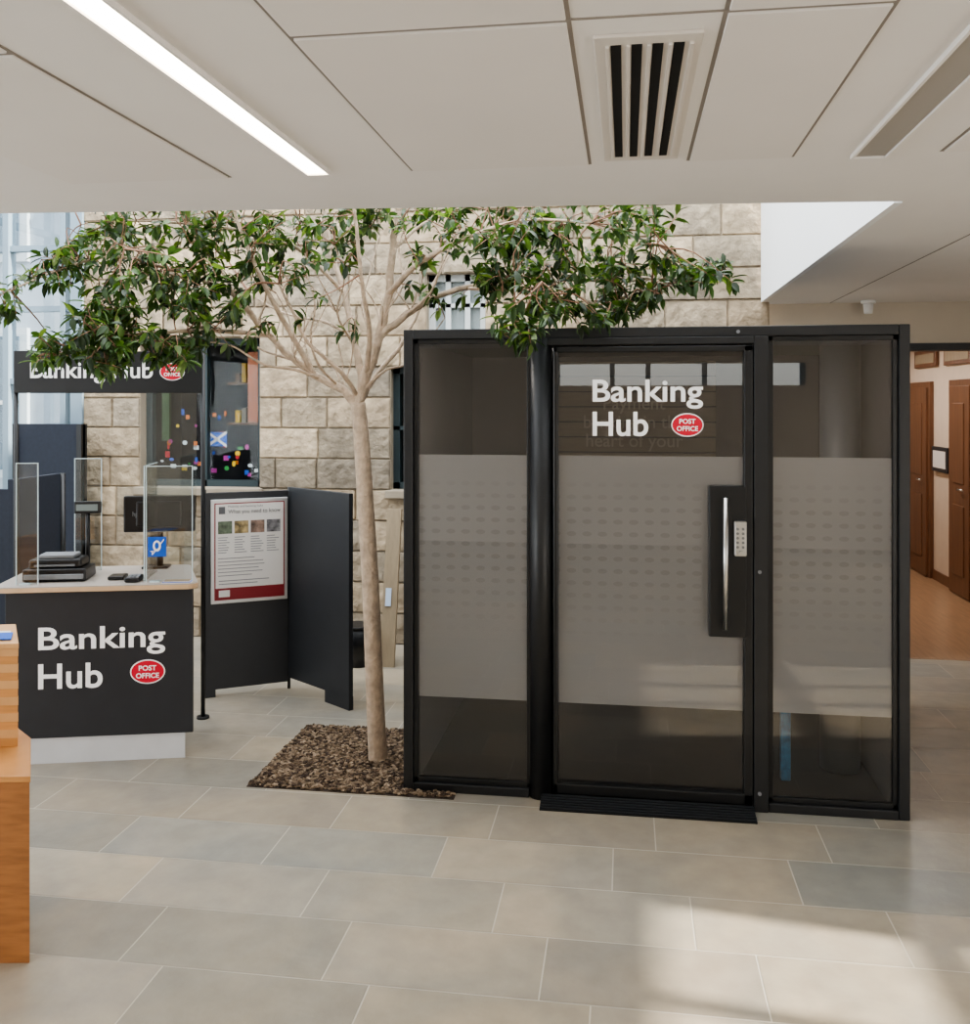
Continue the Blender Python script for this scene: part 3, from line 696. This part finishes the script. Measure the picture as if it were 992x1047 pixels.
cbox('display_head',a,b,.32,.35,1.21,1.275,M_screenblk,cd,.006); q=cpt((a+b)/2,.335); cyl('pole',(q[0],q[1],.9),(q[0],q[1],1.21),.012,M_screenblk,cd,14); cyl('pole_foot',(q[0],q[1],.89),(q[0],q[1],.905),.04,M_screenblk,cd,20)
cbox('display_window',a+.012,b-.012,.318,.321,1.225,1.26,mat('lcd_grey',(120,130,130),.3),cd)
mo=group('computer_monitor',(cpt(.6,.43)[0],cpt(.6,.43)[1],.89)); a=cs(126,.44); b=cs(199,.44)
cbox('back_shell',a,b,.44,.47,1.09,1.29,M_screenblk,mo,.008); cbox('rear_bulge',a+.07,b-.07,.425,.445,1.12,1.26,M_screenblk,mo,.008)
q=cpt((a+b)/2,.46); cyl('stand_neck',(q[0],q[1],.9),(q[0],q[1],1.15),.018,M_screenblk,mo,14); cbox('stand_foot',(a+b)/2-.09,(a+b)/2+.05,.42,.52,.89,.903,M_screenblk,mo,.004)
text('maker_mark','hp',(cpt(a+.05,.436)[0],cpt(a+.05,.436)[1],1.17),tr3,.03,.035,M_grey,mo)
pd=group('card_reader',(cpt(.55,.1)[0],cpt(.55,.1)[1],.89)); a=cs(128,.05); b=cs(144,.05)
cbox('body',a,b,.02,.14,.892,.915,M_screenblk,pd,.008); cbox('screen',a+.012,b-.012,.09,.125,.915,.918,M_grey,pd)
for i in range(4):
    for j in range(3): cbox('key',a+.014+j*.02,a+.028+j*.02,.028+i*.014,.037+i*.014,.915,.919,M_grey,pd)
cbox('cradle',a-.1,a-.02,.10,.2,.892,.91,M_screenblk,pd,.005)
lf2=group('leaflet_stack',(cpt(.75,.1)[0],cpt(.75,.1)[1],.89)); a=cs(168,.05); b=cs(198,.05)
for i in range(4): cbox('leaflet',a+.004*i,b-.003*i,-.025+.003*i,.03,.891+i*.003,.8935+i*.003,[M_paper,M_blue,M_paper,M_pine][i],lf2)

# overhead sign on posts
sg=group('overhead_sign',PF(207,735)); pr_=P(206,402,5.40); pl_=P(14,402,5.33)
rd=(pr_-pl_); rd.z=0; wS=rd.length; rd.normalize(); zb=1.8+10/F*5.38; zt=1.8+53/F*5.38
obox('sign_board',(pl_.x,pl_.y),(pr_.x,pr_.y),.04,zb,zt,M_black,sg,.003)
for q in (pl_,pr_):
    cyl('post',(q.x+ (0.0),q.y+.02,0),(q.x,q.y+.02,zt),.012,M_black,sg,16); cyl('post_foot',(q.x,q.y+.02,0),(q.x,q.y+.02,.012),.035,M_black,sg,24)
nf=Vector((rd.y,-rd.x,0))
def st(n,s,xa,xb,ya,yb):
    o=pl_+rd*wS*(xa-14)/192+nf*.004; text(n,s,(o.x,o.y,1.8-(yb-HY)/F*5.37),rd,wS*(xb-xa)/192,(yb-ya)/F*5.37,M_white,sg)
st('lettering','Banking Hub',31,156,370,392)
cc_=pl_+rd*wS*(176-14)/192+nf*.004; logo('logo',(cc_.x,cc_.y,1.8-(380-HY)/F*5.37),rd,nf,.07,.05,sg)
obox('glass_wing',tuple((pl_+rd*wS*.70).xy),tuple((pr_-rd*.03).xy),.008,.9,zb,M_perspex,sg)

# ---------------- folding partition + poster ----------------
A1=PF(210,714).xy; A2=PF(295,704).xy; A3=PF(357,727).xy
pt=group('folding_display_partition',(A2.x,A2.y,0)); ZP=1.27
obox('leaf_left',A1,A2,.03,.045,ZP-.02,M_char,pt,.003); obox('leaf_right',A2,A3,.03,.07,ZP,M_char,pt,.003)
t3=(A3-A2).normalized(); obox('foot_panel',A3-t3*.24,A3,.032,0,.08,M_char,pt,.002); obox('foot_left',A1,A1+(A2-A1)*.12,.03,0,.05,M_char,pt)
cyl('hinge_post',(A2.x,A2.y+.01,0),(A2.x,A2.y+.01,ZP),.010,M_black,pt,14); cyl('edge_post',(A1.x-.012,A1.y+.01,0),(A1.x-.012,A1.y+.01,ZP),.012,M_black,pt,14)
t2=(A2-A1).normalized(); n2=Vector((t2.y,-t2.x)); wL=(A2-A1).length
pf=group('poster_frame',(A1.x,A1.y,.9))
zp1=1.8-(510-HY)/F*5.85; zp0=1.8-(616-HY)/F*5.85
pa=A1+t2*wL*.06+n2*.016; pb_=A1+t2*wL*.985+n2*.016
obox('frame',pa,pb_,.015,zp0,zp1,M_alu,pf,.004)
wp=(pb_-pa).length; hp=zp1-zp0; r2=(t2.x,t2.y,0)
def pq(n,u0,u1,v0,v1,m,k=1):
    o=pa+t2*wp*u0+n2*(.001*k+.0005); quad(n,(o.x,o.y,zp0+hp*v0),r2,wp*(u1-u0),hp*(v1-v0),m,pf)
pq('red_border',.045,.955,.035,.965,M_maroon,1); pq('sheet',.06,.94,.05,.955,M_paper,1.6); pq('footer_band',.06,.94,.05,.15,M_maroon,2.2)
o=pa+t2*wp*.22+n2*.004; text('headline','What you need to know',(o.x,o.y,zp0+hp*.85),r2,wp*.68,hp*.05,M_ink,pf,.004)
o=pa+t2*wp*.22+n2*.004; text('headline_small','Mobility and banking hubs',(o.x,o.y,zp0+hp*.915),r2,wp*.45,hp*.025,M_ink,pf,.0)
pq('crest',.10,.18,.86,.93,M_ink,2.5); pq('footer_logo',.1,.24,.065,.13,M_paper,3)
for i,cl in enumerate(((96,106,88),(160,140,100),(130,108,96),(120,118,120))):
    pq('photo_%d'%i,.09+i*.21,.27+i*.21,.67,.79,mat('poster_photo_%d'%i,cl,.5,var=.7,scale=30),2.5)
M_ink2=mat('ink_light',(135,135,138),.6)
for i in range(4):
    for j in range(7):
        pq('text_line',.09+i*.21,.09+i*.21+.17*random.uniform(.6,1),.63-j*.024,.637-j*.024,M_ink2,2.5)
for j in range(6): pq('text_line',.09,.09+.7*random.uniform(.6,1),.43-j*.033,.437-j*.033,M_ink2,2.5)
pq('footer_text',.1,.6,.185,.193,M_ink2,2.5); pq('footer_text',.1,.75,.215,.223,M_ink2,2.5)

# navy privacy screens behind counter
ps=group('privacy_screen',(-3.5,5.7,0))
a=P(-40,500,5.75); b=P(14,500,5.7); obox('leaf_a',a.xy,b.xy,.04,.02,1.28,M_navy,ps,.004)
a2=P(62,500,6.2); obox('leaf_b',b.xy,a2.xy,.04,.02,1.34,M_navy,ps,.004)
for q in (a,b,a2): cyl('post',(q.x,q.y+.02,0),(q.x,q.y+.02,1.34),.02,M_black,ps,12)
oc=group('tall_notice_board',(-4.3,6.7,0)); xa=Xat(16,6.7); xb=Xat(86,6.7)
box('panel',xa,xb,6.68,6.72,.5,1.64,M_navy,oc,.004); box('leg_l',xa,xa+.04,6.66,6.74,0,1.64,M_black,oc); box('leg_r',xb-.04,xb,6.66,6.74,0,1.64,M_black,oc)

# leaning timber board and basket near the wall
lb=group('leaning_timber_board',PF(396,682)); p=PF(388,682)
w=.10; zt_=1.05
newmesh('board',[(p.x,p.y,0),(p.x+w,p.y,0),(p.x+w,p.y+.03,0),(p.x,p.y+.03,0),(p.x,p.y+.22,zt_),(p.x+w,p.y+.22,zt_),(p.x+w,p.y+.25,zt_),(p.x,p.y+.25,zt_)],
  [(0,1,5,4),(1,2,6,5),(2,3,7,6),(3,0,4,7),(4,5,6,7),(0,3,2,1)],M_pine,lb)
newmesh('paper_label',[(p.x+.02,p.y+.075,.40),(p.x+.06,p.y+.075,.40),(p.x+.06,p.y+.10,.52),(p.x+.02,p.y+.10,.52)],[(0,1,2,3)],mat('label',(190,205,225),.6),lb)
bk=PF(362,684); bs=group('waste_basket',bk)
cyl('tub',(bk.x,bk.y+.1,0),(bk.x,bk.y+.1,.27),.08,M_screenblk,bs,24,r2=.1); cyl('rim',(bk.x,bk.y+.1,.265),(bk.x,bk.y+.1,.28),.106,M_black,bs,24)

# ---------------- reception desk (left foreground) ----------------
dk=group('reception_desk',(-2.3,2.9,0))
lowp=[(-1.895,2.80),(-2.11,3.10),(-2.35,3.30),(-3.2,3.05),(-2.95,2.62)]
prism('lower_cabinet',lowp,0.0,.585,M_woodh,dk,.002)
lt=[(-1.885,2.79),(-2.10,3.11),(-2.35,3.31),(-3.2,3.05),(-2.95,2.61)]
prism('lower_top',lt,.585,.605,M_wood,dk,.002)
up=[(-2.095,3.03),(-2.28,3.27),(-3.1,3.03),(-2.9,2.85)]
for i in range(12):
    z=.605+i*.0285; k=.0015*(i%2)
    prism('ply_layer_%d'%i,[(x+(k if x>-2.5 else 0),y) for x,y in up],z,z+.0285,M_ply1 if i%2 else M_wood,dk)
prism('upper_top',[(-2.085,3.02),(-2.28,3.285),(-3.1,3.04),(-2.9,2.84)],.947,.965,M_ply1,dk,.002)
lfm=group('information_leaflet',(-2.2,3.1,.965)); prism('card',[(-2.135,3.05),(-2.19,3.14),(-2.33,3.10),(-2.28,3.02)],.969,.972,M_blue,lfm); prism('card_under',[(-2.15,3.06),(-2.22,3.17),(-2.36,3.13),(-2.3,3.03)],.9651,.969,M_paper,lfm)

# ---------------- lights ----------------
w=bpy.data.worlds.new('World'); scene.world=w; w.use_nodes=True; nt=w.node_tree; bg=nt.nodes['Background']
sky=nt.nodes.new('ShaderNodeTexSky'); sky.sky_type='NISHITA'; sky.sun_disc=False; sky.sun_elevation=math.radians(40); sky.air_density=1; sky.dust_density=2
mixn=nt.nodes.new('ShaderNodeMix'); mixn.data_type='RGBA'; mixn.inputs[0].default_value=.7; mixn.inputs[7].default_value=(1,.99,.97,1)
sc_=nt.nodes.new('ShaderNodeVectorMath'); sc_.operation='SCALE'; sc_.inputs['Scale'].default_value=.25
nt.links.new(sky.outputs[0],sc_.inputs[0]); nt.links.new(sc_.outputs['Vector'],mixn.inputs[6])
nt.links.new(mixn.outputs[2],bg.inputs['Color']); bg.inputs['Strength'].default_value=2.0
def area(name,loc,rot,sx,sy,e,col):
    l=bpy.data.lights.new(name,'AREA'); l.shape='RECTANGLE'; l.size=sx; l.size_y=sy; l.energy=e; l.color=col
    o=bpy.data.objects.new(name,l); o.location=loc; o.rotation_euler=rot; scene.collection.objects.link(o); return o
area('skylight_daylight',(-2.4,5.2,4.85),(0,0,0),6.8,3.2,205,(.94,.98,1))
area('corridor_ceiling_light',(2.3,9.5,2.45),(0,0,0),.3,3.5,26,(1,.95,.9))
def aim(o,d): o.rotation_euler=Vector(d).normalized().to_track_quat('-Z','Z').to_euler()
l1=area('left_glazing_fill',(XL+.1,-.2,1.25),(0,0,0),6.0,2.2,255,(.93,.975,1)); aim(l1,(1,.05,.14))  # added fill lamp just inside the left glazing, brightens ceiling and floor
l2=area('right_wall_fill',(XR-.08,-1.0,1.25),(0,0,0),4.4,2.2,155,(1,.96,.9)); aim(l2,(-1,.12,.14))  # added fill lamp in front of solid wall, no window behind it
sun=bpy.data.lights.new('sun','SUN'); sun.energy=11; sun.angle=math.radians(1.2); sun.color=(1,.93,.82)
so=bpy.data.objects.new('sun',sun); dirv=Vector((-1,.12,-.60)).normalized(); so.rotation_euler=dirv.to_track_quat('-Z','Y').to_euler(); scene.collection.objects.link(so)

# ---------------- camera ----------------
cam=bpy.data.cameras.new('camera'); cam.sensor_fit='HORIZONTAL'; cam.sensor_width=36; cam.lens=F/992*36; cam.shift_y=-(523.5-HY)/992; cam.clip_start=.05
co=bpy.data.objects.new('camera',cam); co.location=(0,0,H); co.rotation_euler=(math.pi/2,0,TH); scene.collection.objects.link(co); scene.camera=co
scene.view_settings.view_transform='AgX'; scene.view_settings.look='AgX - Medium High Contrast'; scene.view_settings.exposure=.62
